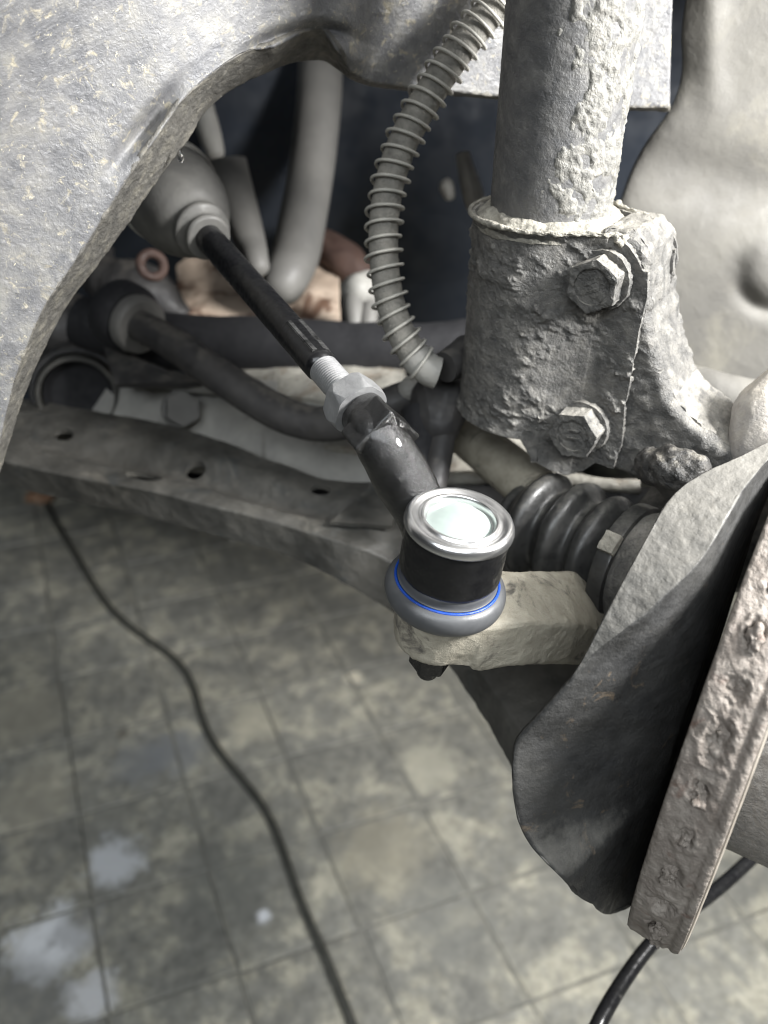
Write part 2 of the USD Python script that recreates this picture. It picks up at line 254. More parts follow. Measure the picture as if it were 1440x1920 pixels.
for i in range(-14, 16):
    for j in range(-16, 8):
        c = np.array([corner(i, j), corner(i + 1, j), corner(i + 1, j + 1), corner(i, j + 1)]); mid = c.mean(0)
        if not visible(np.r_[mid, FZ]): continue
        c = mid + (c - mid) * (1 - .020 - .014 * RNG.random()) + RNG.normal(0, .0012, (4, 2)); h = RNG.normal(0, .0004)
        bot = np.c_[c, np.full(4, FZ - .007)]; ed = np.c_[c, FZ - .002 + h + RNG.normal(0, .0002, 4)]; top = np.c_[mid + (c - mid) * .978, FZ + h + RNG.normal(0, .0002, 4)]
        V = np.vstack([bot, ed, top]); f = []
        for k in range(4):
            n = (k + 1) % 4
            for o in (0, 4): f += [[o + k, o + n, o + 4 + n], [o + k, o + 4 + n, o + 4 + k]]
        f += [[8, 9, 10], [8, 10, 11]]; t = trimesh.Trimesh(V, f, process=False)
        if t.face_normals[-1][2] < 0: t.invert()
        obj('tile', t, TILE, floor, smooth=False)
floorpath = lambda pts, n, r: spline(np.array([Pz(x, y, FZ + r) for x, y in pts]), n)
c = obj('power_cable', sweep(floorpath([(85, 940), (110, 990), (150, 1055), (215, 1150), (270, 1195), (340, 1250), (365, 1300), (385, 1365), (430, 1435), (490, 1510), (520, 1570), (545, 1640), (580, 1730), (612, 1800), (640, 1870), (668, 1940), (700, 2020)], 160, .0055), .0055, 12), CORD)
tag(c, 'long thin dark cable snaking over the tiled floor at lower left', 'cable')
c = obj('hanging_cable', sweep(spline([P(1560, 1490, .52), P(1430, 1590, .50), P(1335, 1675, .47), P(1225, 1765, .44), P(1165, 1845, .42), P(1120, 1925, .40), P(1085, 2020, .39)], 80), .0042, 14), BLACKP)
tag(c, 'black cable hanging behind the lower edge of the brake disc', 'cable')
t = trimesh.creation.icosphere(3, .030); t.apply_scale((1, .7, .45)); t.apply_translation(Pz(78, 940, FZ) + [0, 0, .012])
tag(obj('rusty_scrap', rough(t, (.008, .02, 3)), LEAF), 'rusty brown scrap lying on the floor at the far left under the control arm', 'scrap')
t = trimesh.creation.icosphere(3, .011); t.apply_translation(Pz(440, 1012, FZ) + [0, 0, .009])
tag(obj('pebble', rough(t, (.003, .012, 4)), PEBBLE), 'small pale pebble on the floor just under the control arm edge', 'pebble')

# ---------------------------------------------------------------- engine bay behind the opening
wall = lambda px, py, y: Pl(px, py, np.array([0, y, 0]), np.array([0, 1., 0]))
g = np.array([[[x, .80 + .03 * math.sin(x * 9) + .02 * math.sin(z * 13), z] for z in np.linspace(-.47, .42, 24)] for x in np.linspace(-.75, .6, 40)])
tag(obj('engine_bay_wall', rough(slab(g, .004), (.012, .12, 2)), NAVY), 'engine compartment wall with painted shade and blue haze behind the wheel arch opening', 'wall panel')
def tube_obj(name, pts, mt, label, cat, n=80, sides=28, rl=None):
    q = spline([np.r_[P(x, y, d), r] for x, y, d, r in pts], n); m = sweep(q[:, :3], q[:, 3], sides)
    # rounded ends
    if rl: m = rough(m, *rl)
    return tag(obj(name, m, mt), label, cat)
def capped(pts): # adds a dome at the last point
    x, y, d, r = pts[-1]; px, py, pd, pr = pts[-2]; v = np.array([x - px, y - py]); v = v / np.linalg.norm(v); out = list(pts)
    for k, s in ((.5, .87), (.8, .6), (.97, .25)): out.append((x + v[0] * k * r / d * 1440, y + v[1] * k * r / d * 1440, d, r * s))
    return out
tube_obj('coolant_hose', capped([(600, 40, .66, .019), (600, 150, .65, .019), (592, 250, .64, .019), (580, 340, .63, .019), (566, 420, .62, .0192), (550, 490, .61, .019), (532, 530, .60, .017)]), HOSE, 'thick pale grey curved hose behind the opening with a blunt lower end', 'hose')
tube_obj('breather_pipe', capped([(428, 300, .60, .014), (440, 360, .60, .015), (458, 420, .59, .0135), (474, 470, .58, .011), (484, 497, .57, .0085)]), HOSE, 'shorter dim grey tapering pipe between the bellows and the thick hose', 'pipe')
tube_obj('dim_bracket', capped([(378, 190, .66, .009), (390, 240, .66, .010), (402, 282, .66, .0085)]), GREYMETAL, 'dim grey stub high in the dark opening above the bellows', 'bracket')
tube_obj('dim_pipe', capped([(868, 290, .62, .006), (880, 340, .62, .008), (893, 385, .62, .008)]), GREYMETAL, 'faint grey pipe in the dark between spring hose and strut', 'pipe')
tube_obj('dim_clip', capped([(832, 340, .62, .004), (838, 352, .62, .006), (842, 364, .62, .005)]), GREYMETAL, 'tiny faint clip in the dark just right of the spring hose', 'clip')
# exhaust heat shield: a long dented trough
q = np.array([[P(x, y0 + (y1 - y0) * t, .66 + .03 * math.cos(t * 3.1)) for t in np.linspace(0, 1, 30)] for x, y0, y1 in [(335 + 305 * k, 500 - 18 * math.sin(k * 9), 612 - 2 * k) for k in np.linspace(0, 1, 70)]])
tag(obj('heat_shield', rough(slab(q, .0015), (.010, .05, 5)), TAN), 'warm tan exhaust heat shield deep behind the tie rod', 'heat shield')
u_, v_, w_ = frame(-ray(285, 497)); 
m = lathe([(.0085 + .0035 * math.cos(a), .0035 * math.sin(a)) for a in np.linspace(0, 2 * np.pi, 18, endpoint=False)], P(285, 497, .56), nrm(-ray(285, 497) + np.array([.4, 0, .2])), 40, closed=True)
tag(obj('rusty_ring', rough(m, (.001, .01, 3)), PINK), 'small rusty pink ring in the shade below the bellows', 'ring')
br = thing('grey_clamp', 'grey metal clamp with two pale prongs left of the spring hose', 'clamp', P(680, 600, .55))
obj('clamp_body', rough(blob(hull((P(672, 545, .56), .013), (P(690, 530, .57), .010), (P(720, 560, .57), .012)), .003), (.002, .02, 2)), GREYMETAL, br)
for pts in ([(662, 560, .555, .007), (664, 600, .55, .0065), (664, 632, .55, .003)], [(694, 575, .555, .0065), (690, 615, .55, .006), (690, 650, .55, .002)]):
    q = spline([np.r_[P(x, y, d), r] for x, y, d, r in pts], 20); obj('prong', sweep(q[:, :3], q[:, 3], 14), HOSE, br)
tube_obj('brown_bracket', capped([(560, 430, .70, .012), (620, 470, .69, .016), (668, 508, .68, .016), (700, 540, .68, .013)]), PINK, 'dim brown bracket in shadow between the thick hose and the spring hose', 'bracket', rl=((.003, .02, 3),))
tube_obj('shadowed_mount', capped([(170, 470, .66, .02), (230, 540, .65, .024), (300, 565, .64, .02), (330, 590, .64, .012)]), DARKBAR, 'dark lumpy mount in shade behind the anti-roll bar bushing', 'mount', rl=((.004, .025, 8),))
tube_obj('dark_cross_tube', [(150, 600, .56, .018), (330, 640, .56, .020), (520, 650, .56, .021), (700, 655, .55, .019), (880, 640, .54, .016)], DARK, 'added near black tube painting the dark gap below the heat shield', 'tube', rl=((.002, .03, 3),))  # near-black tube added as painted shade in the dark gap

# ---------------------------------------------------------------- wheel arch panel with the opening, left and top
E = np.array([(-60, 1010), (0, 885), (30, 790), (62, 700), (125, 575), (175, 508), (225, 440), (285, 352), (342, 275), (398, 195), (450, 160), (505, 133), (560, 116), (600, 113), (630, 128), (655, 147), (690, 160), (780, 172), (860, 180), (945, 188), (1060, 198), (1175, 207), (1255, 208)], float)
k = np.r_[0, np.cumsum(np.hypot(*np.diff(E, axis=0).T))]; NU = 560
from scipy.interpolate import PchipInterpolator
Eu = np.stack([PchipInterpolator(k, E[:, c])(np.linspace(0, k[-1], NU)) for c in (0, 1)], 1)
def ydep(px): return np.interp(px, [-400, 0, 300, 500, 700, 945, 1300, 1500], [.285, .315, .36, .40, .435, .452, .462, .47])
s = np.linspace(0, 1, NU); tgt = np.stack([np.interp(k[-1] * s, k, np.r_[np.full(9, -330), np.linspace(-250, 560, 3), np.linspace(580, 700, 4), 760, 800, 870, 950, 1065, 1182, 1268]), np.interp(k[-1] * s, k, np.r_[np.linspace(1000, 200, 9) , np.linspace(50, -260, 3), np.full(11, -260)])], 1)
lipw = np.interp(k[-1] * s, k, np.r_[10, 14, 22, 30, 42, 46, 50, 55, 60, 52, 50, 50, 55, 60, 40, 14, 8, 7, 7, 7, 7, 7, 7])
dirv = tgt - Eu; ln = np.linalg.norm(dirv, axis=1, keepdims=True); dirn = dirv / ln
rows = []
for t in np.r_[np.linspace(0, 1, 12), 1 + 7 * np.linspace(.01, 1, 210)]:
    if t <= 1: px = Eu + dirn * (lipw * t)[:, None]; back = .030 * (1 - t) * np.clip(lipw / 40, .25, 1)
    else:
        f = (t - 1) / 7; px = Eu + dirn * (lipw[:, None] + (ln - lipw[:, None]) * f); back = 0
    y = ydep(px[:, 0]) + back
    # pressed ridges: one along the lip on the left, a fold over the top of the opening
    dl = np.hypot((px[:, 0] - 300) * .60 + (px[:, 1] - 230) * .80 * 0, 0)
    w1 = np.exp(-(((px[:, 0] - 275) * .78 + (px[:, 1] - 235) * .62) / 16) ** 2) * np.exp(-(((px[:, 0] - 275) * .62 - (px[:, 1] - 235) * .78) / 75) ** 2)
    yf = 55 + ((px[:, 0] - 590) / 130) ** 2 * 45
    w2 = np.exp(-((px[:, 1] - yf) / 14) ** 2) * np.exp(-((px[:, 0] - 560) / 100) ** 4)
    w3 = np.exp(-((px[:, 1] - yf - 38) / 22) ** 2) * np.exp(-((px[:, 0] - 560) / 110) ** 4)
    w4 = np.exp(-(((px[:, 0] - 640) + (px[:, 1] - 70) * .1) / 30) ** 2) * np.exp(-((px[:, 1] - 70) / 70) ** 4)
    y = y + .009 * w1 + .007 * w2 - .007 * w3 - .004 * w4 + .006 * np.sin(px[:, 0] / 130 + px[:, 1] / 210)
    r = FW + ((px[:, :1] - 720) / 1440) * RT + ((960 - px[:, 1:]) / 1440) * UP; rows.append(r * (y / r[:, 1])[:, None])
G = np.array(rows)
arch = thing('wheel_arch_panel', 'grey pitted wheel arch sheet metal around the opening, upper left', 'wheel arch', P(100, 300, .33))
obj('arch_sheet', rough(slab(G[11:], .0016), (.0006, .03, 3), (.0004, .003, 11, .58)), PANEL, arch, smooth=True)
lg = np.array([(1 - f_) * G[0] + f_ * G[11] for f_ in np.linspace(0, 1, 36)])
obj('lip_flange', rough(slab(lg, .0016), (.0006, .03, 3), (.0008, .006, 14, .52), (.0003, .002, 15)), LIP, arch, smooth=True)
m = poly_plate([(0, 0), (.335, -.012), (.335, -.0155), (0, -.0035)], wall(672, 152, .447), np.array([1., .04, 0]), Z, np.array([-.04, 1., 0]), -.004, .001, .0004)
# unseen sheet added above the frame to keep ceiling light off the engine bay
g = np.array([[[x, np.interp(x, [-.5, -.25, .04, .45], [.27, .335, .462, .50]), z] for z in np.linspace(.035, .30, 20)] for x in np.linspace(-.5, .45, 40)])
obj('upper_sheet', rough(slab(g, .0016), (.003, .08, 2)), PANEL, arch, smooth=True)
g = np.array([[[x, y, .305 + .012 * math.sin((y - .03) * 8) - .04 * max(0, .10 - y) / .10 ] for y in np.linspace(np.interp(x, [-.5, -.25, .04, .45], [.27, .335, .462, .50]) + .004, .03, 26)] for x in np.linspace(-.5, .48, 40)])
obj('arch_top', rough(slab(g, .0016), (.003, .08, 2)), PANEL, arch, smooth=True)  # unseen roof, added to shade the deeper parts from the ceiling light
# water drop hanging at the lip
m2 = lathe([(0, .004), (.0006, .003), (.0014, .001), (.0016, -.0004), (.001, -.0016), (0, -.002)], P(339, 296, .352), Z, 16)
GL = usdkit.material(stage, '/World/Looks/water', {'p': ('principled_bsdf', {'transmission_weight': 1.0, 'roughness': .03, 'ior': 1.33})}, [], surface='p.BSDF')
tag(obj('water_drop', m2, GL, smooth=True), 'clear water drop hanging from the wheel arch lip above the bellows', 'water drop')

# right hand liner
LE = [(1292, -140), (1285, 0), (1277, 70), (1277, 140), (1255, 205), (1212, 268), (1182, 330), (1160, 390), (1150, 440), (1150, 520), (1160, 600), (1180, 680), (1200, 740)]
le = spline(LE, 150); rows = []
for f in np.linspace(0, 1, 170):
    px = np.c_[le[:, 0] + f * 520, le[:, 1] + f * 12 * (le[:, 1] / 700)]
    y = .492 - .018 * np.sin(np.clip(f * 1.15, 0, 1) * 1.57) * 1 + .004 * np.exp(-f * 30)
    y = y + .012 * np.exp(-(((px[:, 0] - 1335) / 30) ** 2)) * np.exp(-((px[:, 1] - 60) / 150) ** 4) * -.25
    rr = np.hypot(px[:, 0] - 1455, px[:, 1] - 505); ang = np.degrees(np.arctan2(px[:, 1] - 505, px[:, 0] - 1455))
    y = y + .004 * np.exp(-((rr - 78) / 16) ** 2) * np.exp(-((ang - 100) / 52) ** 4) - .006 * np.exp(-(rr / 60) ** 4)
    y = y + .014 * np.exp(-((px[:, 1] - 300 - .25 * (px[:, 0] - 1200)) / 70) ** 2) * .45
    r = FW + ((px[:, :1] - 720) / 1440) * RT + ((960 - px[:, 1:]) / 1440) * UP; rows.append(r * (y / r[:, 1])[:, None])
tag(obj('fender_liner', rough(slab(np.array(rows), .002), (.0012, .05, 6), (.0003, .006, 9, .55)), LINER, smooth=True), 'smooth pale dusty fender liner right of the strut', 'liner')

# ---------------------------------------------------------------- subframe, bushings, anti-roll bar
sub = thing('subframe', 'grey steel subframe beam with a hex bolt behind the control arm', 'subframe', P(350, 760, .55))
def patch(quad, nu, nv):   # bilinear grid from four (px, py, d) corners
    a, b, c, d = [P(*q) for q in quad]; u, v = np.linspace(0, 1, nu)[:, None, None], np.linspace(0, 1, nv)[None, :, None]
    return (1 - u) * (1 - v) * a + u * (1 - v) * b + u * v * c + (1 - u) * v * d
obj('front_plate', rough(slab(patch([(120, 680, .60), (700, 765, .50), (760, 930, .50), (60, 850, .60)], 60, 30), .004), (.002, .04, 4)), GREYMETAL, sub)
obj('top_plate', rough(slab(patch([(395, 628, .60), (760, 690, .53), (775, 775, .49), (430, 725, .535)], 60, 24), .004), (.004, .025, 7)), PLATE, sub)
obj('ledge', rough(slab(patch([(215, 690, .56), (520, 715, .53), (520, 735, .52), (215, 712, .55)], 50, 8), .006), (.001, .03, 4)), GREYMETAL, sub)
obj('seam', sweep([P(390, 812, .555), P(470, 822, .54), P(560, 832, .53), P(700, 850, .50)], .0025, 8), PLATE, sub)
def hexbolt(parent, name, p, axis, r, h, mt, rl=None, recess=.62, marks=True, washer=0, roll=0):
    u, v, w = frame(axis); u, v = u * math.cos(roll) + v * math.sin(roll), v * math.cos(roll) - u * math.sin(roll)
    a = np.arange(6) * np.pi / 3; hx = np.c_[np.cos(a), np.sin(a)] * r
    body = m3.CrossSection([hx]).extrude(h); cone = m3.Manifold.cylinder(h * 1.01, r * 1.0 + h * .55, r * .92 , 48)
    body = body ^ m3.Manifold.cylinder(h, r * .97 + h * .9, r * .965, 48)
    if recess: body = body - m3.Manifold.cylinder(h, r * recess, r * recess, 32).translate((0, 0, h - r * .10))
    if marks: body = body + m3.Manifold.cube((r * .5, r * .09, r * .08), True).translate((0, r * .16, h - r * .10)) + m3.Manifold.cube((r * .5, r * .09, r * .08), True).translate((0, -r * .16, h - r * .10))
    if washer: body = body + m3.Manifold.cylinder(h * .22, r * washer, r * washer * .97, 48)
    t = tri(body.refine_to_length(r * .09)); V = np.asarray(t.vertices); t = trimesh.Trimesh(p + V[:, :1] * u + V[:, 1:2] * v + V[:, 2:] * w, t.faces, process=False)
    if rl: t = rough(t, *rl)
    return obj(name, t, mt, parent)
hexbolt(sub, 'bolt', P(338, 768, .548), nrm(P(352, 758, .5) - P(338, 768, .56) + np.array([.02, -.03, .015])), .0125, .014, HOSE, recess=0, marks=False, washer=1.08, roll=.3)
# large bushing at far left
ax = nrm([.25, -.9, .25]); bc = P(146, 742, .57)
bush = thing('subframe_bushing', 'big dark round rubber bushing at the left end behind the control arm', 'bushing', bc)
obj('outer_sleeve', lathe([(.0295, -.05), (.0295, .0), (.0285, .002), (.026, .002), (.0255, 0), (.0255, -.05)], bc, ax, 64), ARM, bush)
obj('rubber_core', lathe([(.0245, -.05), (.0245, -.003), (.02, -.009), (.006, -.011)], bc, ax, 48), DARK, bush)
obj('saddle', rough(lathe([(.036, -.05), (.036, -.012), (.034, -.009), (.031, -.009), (.0305, -.05)], bc, ax, 64), (.001, .02, 4)), DARKBAR, bush)
obj('saddle_foot', rough(slab(patch([(190, 640, .55), (300, 690, .54), (420, 715, .53), (215, 720, .53)], 20, 14), .005), (.002, .03, 4)), DARKBAR, bush)
tube_obj('rubber_shroud', [(-20, 600, .66, .03), (60, 610, .65, .032), (130, 615, .65, .030), (200, 650, .64, .020)], DARKBAR, 'dim rounded rubber shroud at far left above the bushing', 'shroud', rl=((.003, .03, 3),))
bar = thing('stabiliser_bar', 'dark painted anti-roll bar curving below the tie rod', 'stabiliser bar', P(400, 690, .5))
q = spline([np.r_[P(x, y, d), r] for x, y, d, r in [(235, 600, .53, .0105), (275, 617, .515, .0105), (330, 648, .50, .0108), (400, 697, .485, .011), (465, 740, .475, .011), (525, 775, .465, .011), (590, 795, .455, .0105), (650, 790, .445, .010), (705, 768, .44, .0095), (760, 745, .44, .0095), (815, 735, .44, .009)]], 110)
obj('bar', rough(sweep(q[:, :3], q[:, 3], 28), (.0006, .015, 3)), DARKBAR, bar)
ax = nrm(P(330, 648, .50) - P(262, 608, .52)); c0 = P(262, 610, .522)
obj('bushing_washer', rough(lathe([(.009, .004), (.018, .004), (.0195, .002), (.020, -.002), (.0195, -.006), (.009, -.006)], c0, ax, 48), (.0006, .015, 3)), HOSE, bar)
obj('bushing_rubber', lathe([(.006, -.006), (.021, -.007), (.024, -.012), (.024, -.024), (.02, -.03), (.006, -.03)], c0, ax, 48), DARK, bar)
link = thing('stabiliser_link', 'grimy drop link with ball end and pin beside the hose fitting', 'drop link', P(820, 770, .43))
obj('ball_end', rough(blob(hull((P(812, 745, .43), .013), (P(835, 752, .43), .015), (P(822, 795, .425), .0125)), .002), (.0012, .012, 4)), DARKBAR, link)
obj('link_top', rough(blob(hull((P(770, 730, .435), .008), (P(835, 722, .43), .0085), (P(870, 730, .43), .008)), .002), (.001, .01, 4)), GREYMETAL, link)
obj('pin', rough(sweep([P(832, 800, .425), P(824, 850, .42), P(815, 905, .415), P(805, 960, .41)], [.0075, .0075, .007, .007], 24), (.0005, .01, 4)), DARKBAR, link)
obj('dust_sleeve', rough(sweep([P(790, 770, .43), P(790, 830, .425), P(780, 905, .42)], [.011, .010, .009], 24), (.0005, .01, 5)), DARK, link)

# cross member behind the shaft
cm = thing('cross_member', 'wet rusty grey cross member plate behind the drive shaft', 'cross member', P(900, 880, .49))
obj('web', rough(slab(patch([(740, 760, .56), (1010, 790, .53), (1010, 900, .48), (740, 885, .50)], 60, 40), .003), (.004, .02, 8)), PLATE, cm)
obj('flange', rough(sweep(spline([P(740, 892, .49), P(870, 896, .475), P(1000, 893, .46), (P(1090, 903, .45)), P(1200, 912, .44)], 60), .0042, 14), (.0012, .008, 2)), PLATE, cm)
obj('skirt', rough(slab(patch([(740, 900, .49), (1220, 915, .44), (1220, 1000, .44), (740, 985, .48)], 50, 20), .003), (.002, .02, 8)), DARKBAR, cm)

# ---------------------------------------------------------------- lower control arm
T_ = spline([(-60, 730), (30, 745), (100, 757), (220, 778), (330, 800), (420, 828), (520, 868), (600, 895), (680, 905), (760, 905), (860, 950), (960, 1060), (1060, 1180), (1150, 1330)], 200)
M_ = spline([(-60, 845), (20, 868), (90, 885), (200, 905), (300, 925), (400, 950), (500, 975), (600, 1005), (680, 1030), (740, 1060), (800, 1120), (880, 1230), (950, 1330), (1030, 1450)], 200)
L_ = spline([(-60, 880), (0, 903), (70, 925), (150, 942), (300, 975), (430, 1010), (540, 1042), (620, 1078), (690, 1117), (740, 1150), (800, 1205), (860, 1275), (915, 1360), (975, 1470)], 200)
def arm_pt(p, z): return Pz(p[0], p[1], z)
rows = []
zt = lambda i: -.262
for i in range(200):
    dz = -.050 * np.clip((T_[i][0] - 740) / 260, 0, 1) ** 1.3; a, b, c_ = Pz(*T_[i], -.262 + dz), Pz(*M_[i], -.270 + dz), Pz(*L_[i], -.292 + dz); r = []
    for f in np.linspace(0, 1, 26): r.append(a + (b - a) * f + Z * (.004 * math.sin(f * np.pi) - .010 * math.exp(-((f - .62) / .16) ** 2) * math.exp(-((i - 62) / 45) ** 4)))
    for f in np.linspace(.1, 1, 10): r.append(b + (c_ - b) * f + Z * .005 * math.sin(f * np.pi) * .7)
    rows.append(r)
G = np.array(rows); arm = thing('control_arm', 'long grimy pressed steel control arm with oval holes running left to right', 'control arm', P(400, 900, .46))
body = man(fix(slab(G, .0035)))
for hx, hy, rr, st in ((121, 818, .0046, 1.6), (366, 875, .0050, 1.5), (603, 929, .0044, 1.35), (268, 884, .006, 2.2)):
    h = Pz(hx, hy, -.266); c_ = m3.Manifold.cylinder(.06, rr, rr, 28, True).scale((st, 1, 1)).rotate((0, 0, -18)).translate(tuple(h)); body = body - c_
obj('pressing', rough(tri(body.refine_to_length(.003)), (.0012, .02, 5), (.0006, .006, 6)), ARM, arm)
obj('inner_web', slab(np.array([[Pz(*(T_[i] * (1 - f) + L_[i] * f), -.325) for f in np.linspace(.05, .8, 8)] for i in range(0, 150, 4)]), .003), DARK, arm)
obj('gusset', rough(slab(np.array([[Pz(*((1 - a_) * ((1 - b_) * np.array([700, 905]) + b_ * np.array([745, 945])) + a_ * ((1 - b_) * np.array([618, 978]) + b_ * np.array([735, 985]))), -.258 - .004 * a_) for b_ in np.linspace(0, 1, 18)] for a_ in np.linspace(0, 1, 24)]), .003), (.0015, .015, 5)), ARM, arm)
obj('ball_joint_boss', rough(blob(hull((Pz(1010, 1275, -.285) + FW * .09, .016), (Pz(1060, 1300, -.285) + FW * .10, .016)), .004), (.001, .015, 5)), DARKBAR, arm)

# ---------------------------------------------------------------- steering rack bellows and tie rod
Bc = P(864, 967, .283); rodA = P(383, 437, .400); rodB = P(735, 838, .292); rax = nrm(rodB - rodA)
bel = thing('rack_bellows', 'bulbous grey rubber bellows where the tie rod enters, left of the opening', 'bellows', rodA)
pr = round_prof([(.0092, .010), (.0115, .0095), (.0122, .007), (.0112, .0045), (.0125, .003), (.0148, .0015), (.0150, -.001), (.0142, -.0035), (.0160, -.006), (.0195, -.010), (.0232, -.017), (.0258, -.026), (.0270, -.036), (.0272, -.046), (.0272, -.049), (.0282, -.050), (.0284, -.053), (.0270, -.055), (.0262, -.060), (.0275, -.068), (.026, -.09), (.024, -.11)], 140)
obj('bellows', rough(lathe(pr, rodA - rax * .003, rax, 72), (.0007, .02, 6)), RACKBOOT, bel)
obj('clamp_band', lathe([(.0281, -.046), (.0290, -.047), (.0290, -.053), (.0281, -.054)], rodA - rax * .003, rax, 64), GREYMETAL, bel)
tr = thing('tie_rod', 'slim black tie rod running from the bellows to the grey lock nut', 'tie rod', rodA)
Lr = np.linalg.norm(rodB - rodA)
def rodpt(px, py):                          # parameter on the rod axis nearest a pixel
    ts = np.linspace(-.1, 1.2, 800); pts = rodA + ts[:, None] * (rodB - rodA); d = pts @ FW; xy = np.c_[720 + 1440 * (pts @ RT) / d, 960 - 1440 * (pts @ UP) / d]; return ts[np.argmin(np.hypot(xy[:, 0] - px, xy[:, 1] - py))] * Lr
t1, t2, t3, t4 = rodpt(594, 697), rodpt(640, 752), rodpt(696, 812), rodpt(735, 838)
rr = .0072
obj('rod', rough(lathe(fineprof([(.006, -.02), (rr, -.018), (rr, t1 - .001), (rr - .0009, t1 + .0008), (.0050, t1 + .002)], .0015), rodA, rax, 48), (.00015, .006, 4)), BLACKP, tr)
# worn wrench flat near the thread
p = rodA + rax * (t1 - .016); u, v, w = frame(rax); side = nrm(-ray(560, 640) - rax * np.dot(-ray(560, 640), rax)); lat = np.cross(rax, side)
up2 = nrm(side * .75 - lat * .66); lat2 = np.cross(rax, up2)
obj('wrench_flat', poly_plate([(-.012, -.0040), (.013, -.0040), (.013, .0040), (-.012, .0040)], p + up2 * (rr - .0018), rax, lat2, up2, 0, .0016, .0004), SCUFF, tr)
hn = []
for i in np.arange(0, int((t2 + .012 - t1) / .0013)):
    z0 = t1 + .0015 + i * .0013; hn += [(.0060, z0), (.0066, z0 + .0003), (.0066, z0 + .0005), (.0060, z0 + .0008)]
obj('thread', lathe(hn, rodA, rax, 48), GREYNUT, tr, smooth=20)
hexn = m3.CrossSection([np.c_[np.cos(np.arange(6) * np.pi / 3), np.sin(np.arange(6) * np.pi / 3)] * .0128]).extrude(.0105) ^ m3.Manifold.cylinder(.0105, .0136, .0118, 64) ^ m3.Manifold.cylinder(.0105, .0118, .0146, 64)
uu, vv, ww = side, lat, rax; V = tri(hexn.refine_to_length(.0012)); A = np.asarray(V.vertices); ro = .25
u2, v2 = uu * math.cos(ro) + vv * math.sin(ro), vv * math.cos(ro) - uu * math.sin(ro)
obj('lock_nut', fix(trimesh.Trimesh(rodA + rax * (t2 + .001) + A[:, :1] * u2 + A[:, 1:2] * v2 + A[:, 2:] * ww, V.faces, process=False)), GREYNUT, tr)

# ---------------------------------------------------------------- tie rod end (ball joint)
te = thing('tie_rod_end', 'new black ball joint with shiny steel cap and blue ring on the steering arm', 'ball joint', Bc)
bax = nrm([.115, -.02, 1])
cap = fineprof([(.0122, -.0034), (.0126, -.0016), (.0131, -.0004), (.0137, -.0001), (.0142, -.0005), (.0147, -.0013), (.0155, -.0015), (.0165, -.0008), (.0176, -.0003), (.0186, -.0005), (.0194, -.0013), (.0199, -.0024), (.0201, -.0036), (.0200, -.0044), (.0194, -.0051), (.0185, -.0053)], .0004)
cap[:, 0] *= 1.035
cap_p = obj('cap', lathe(cap, Bc, bax, 128), CHROME, te, smooth=True)
obj('dome', lathe([(.0128 * math.sin(a), -.0044 + .0044 * math.cos(a)) for a in np.linspace(.02, 1.35, 26)] + [(.0126, -.006)], Bc, bax, 96), DOME, cap_p, smooth=True)
obj('housing', rough(lathe(fineprof([(.0190, -.0048), (.0197, -.0054), (.0199, -.007), (.0199, -.0245), (.0195, -.0256), (.0180, -.0260), (.0172, -.0262)], .0008), Bc, bax, 128), (.00018, .004, 5)), BLACKP, te)
obj('boot_collar', lathe(round_prof([(.0165, -.0258), (.0184, -.0262), (.0190, -.0272), (.0192, -.0285), (.0196, -.0296), (.0200, -.0300)], 30), Bc, bax, 96), RUBBER, te, smooth=True)
boot_p = obj('dust_boot', lathe(round_prof([(.0180, -.0298), (.0204, -.0304), (.0222, -.0312), (.0238, -.0334), (.0242, -.0358), (.0236, -.0386), (.0220, -.0408), (.0190, -.0424), (.0130, -.0432)], 60), Bc, bax, 128), RUBBER, te, smooth=True)
obj('blue_ring', lathe([(.0204 + .00062 * math.cos(a), -.0306 + .00062 * math.sin(a)) for a in np.linspace(0, 2 * np.pi, 14, endpoint=False)], Bc, bax, 128, closed=True), BLUE, boot_p, smooth=True)
# neck from the housing to the threaded sleeve
sl0 = rodA + rax * (t2 + .0112); q0 = rodA + rax * (t3 + .002); hc = Bc - bax * .0125
nk = [np.r_[sl0, .0093], np.r_[sl0 + rax * .004, .0096], np.r_[P(706, 815, .295), .0101], np.r_[P(735, 862, .298), .0112], np.r_[P(764, 912, .303), .0116], np.r_[P(790, 962, .307), .0108], np.r_[P(818, 1012, .312), .0112], np.r_[P(850, 1045, .309), .011]]
q = spline(nk, 60); M1 = rough(sweep(q[:, :3], q[:, 3], 48), (.0005, .006, 5), (.0003, .002, 6))
obj('neck', M1, GREASY, te)
b2 = nrm(side + lat * .12); l2 = np.cross(rax, b2); pb = rodA + rax * (t3 + .0035)
t = tri(m3.Manifold.batch_hull([ball(pb + b2 * x * .0102 + l2 * y * .0088 + rax * z * .0050, .0012, 16) for x in (-1, 1) for y in (-1, 1) for z in (-1, 1)]).refine_to_length(.0012))
obj('wrench_block', rough(t, (.0003, .004, 3)), GREASY, te)
ne = Bc - bax * .079
hexbolt(te, 'stud_nut', ne + bax * .012, -bax, .0088, .0118, SHINYBLK, recess=.5, marks=False)
obj('stud_tip', lathe([(.0045, 0), (.0045, -.006), (.004, -.0068), (0.0002, -.007)], ne, bax, 24), SHINYBLK, te)

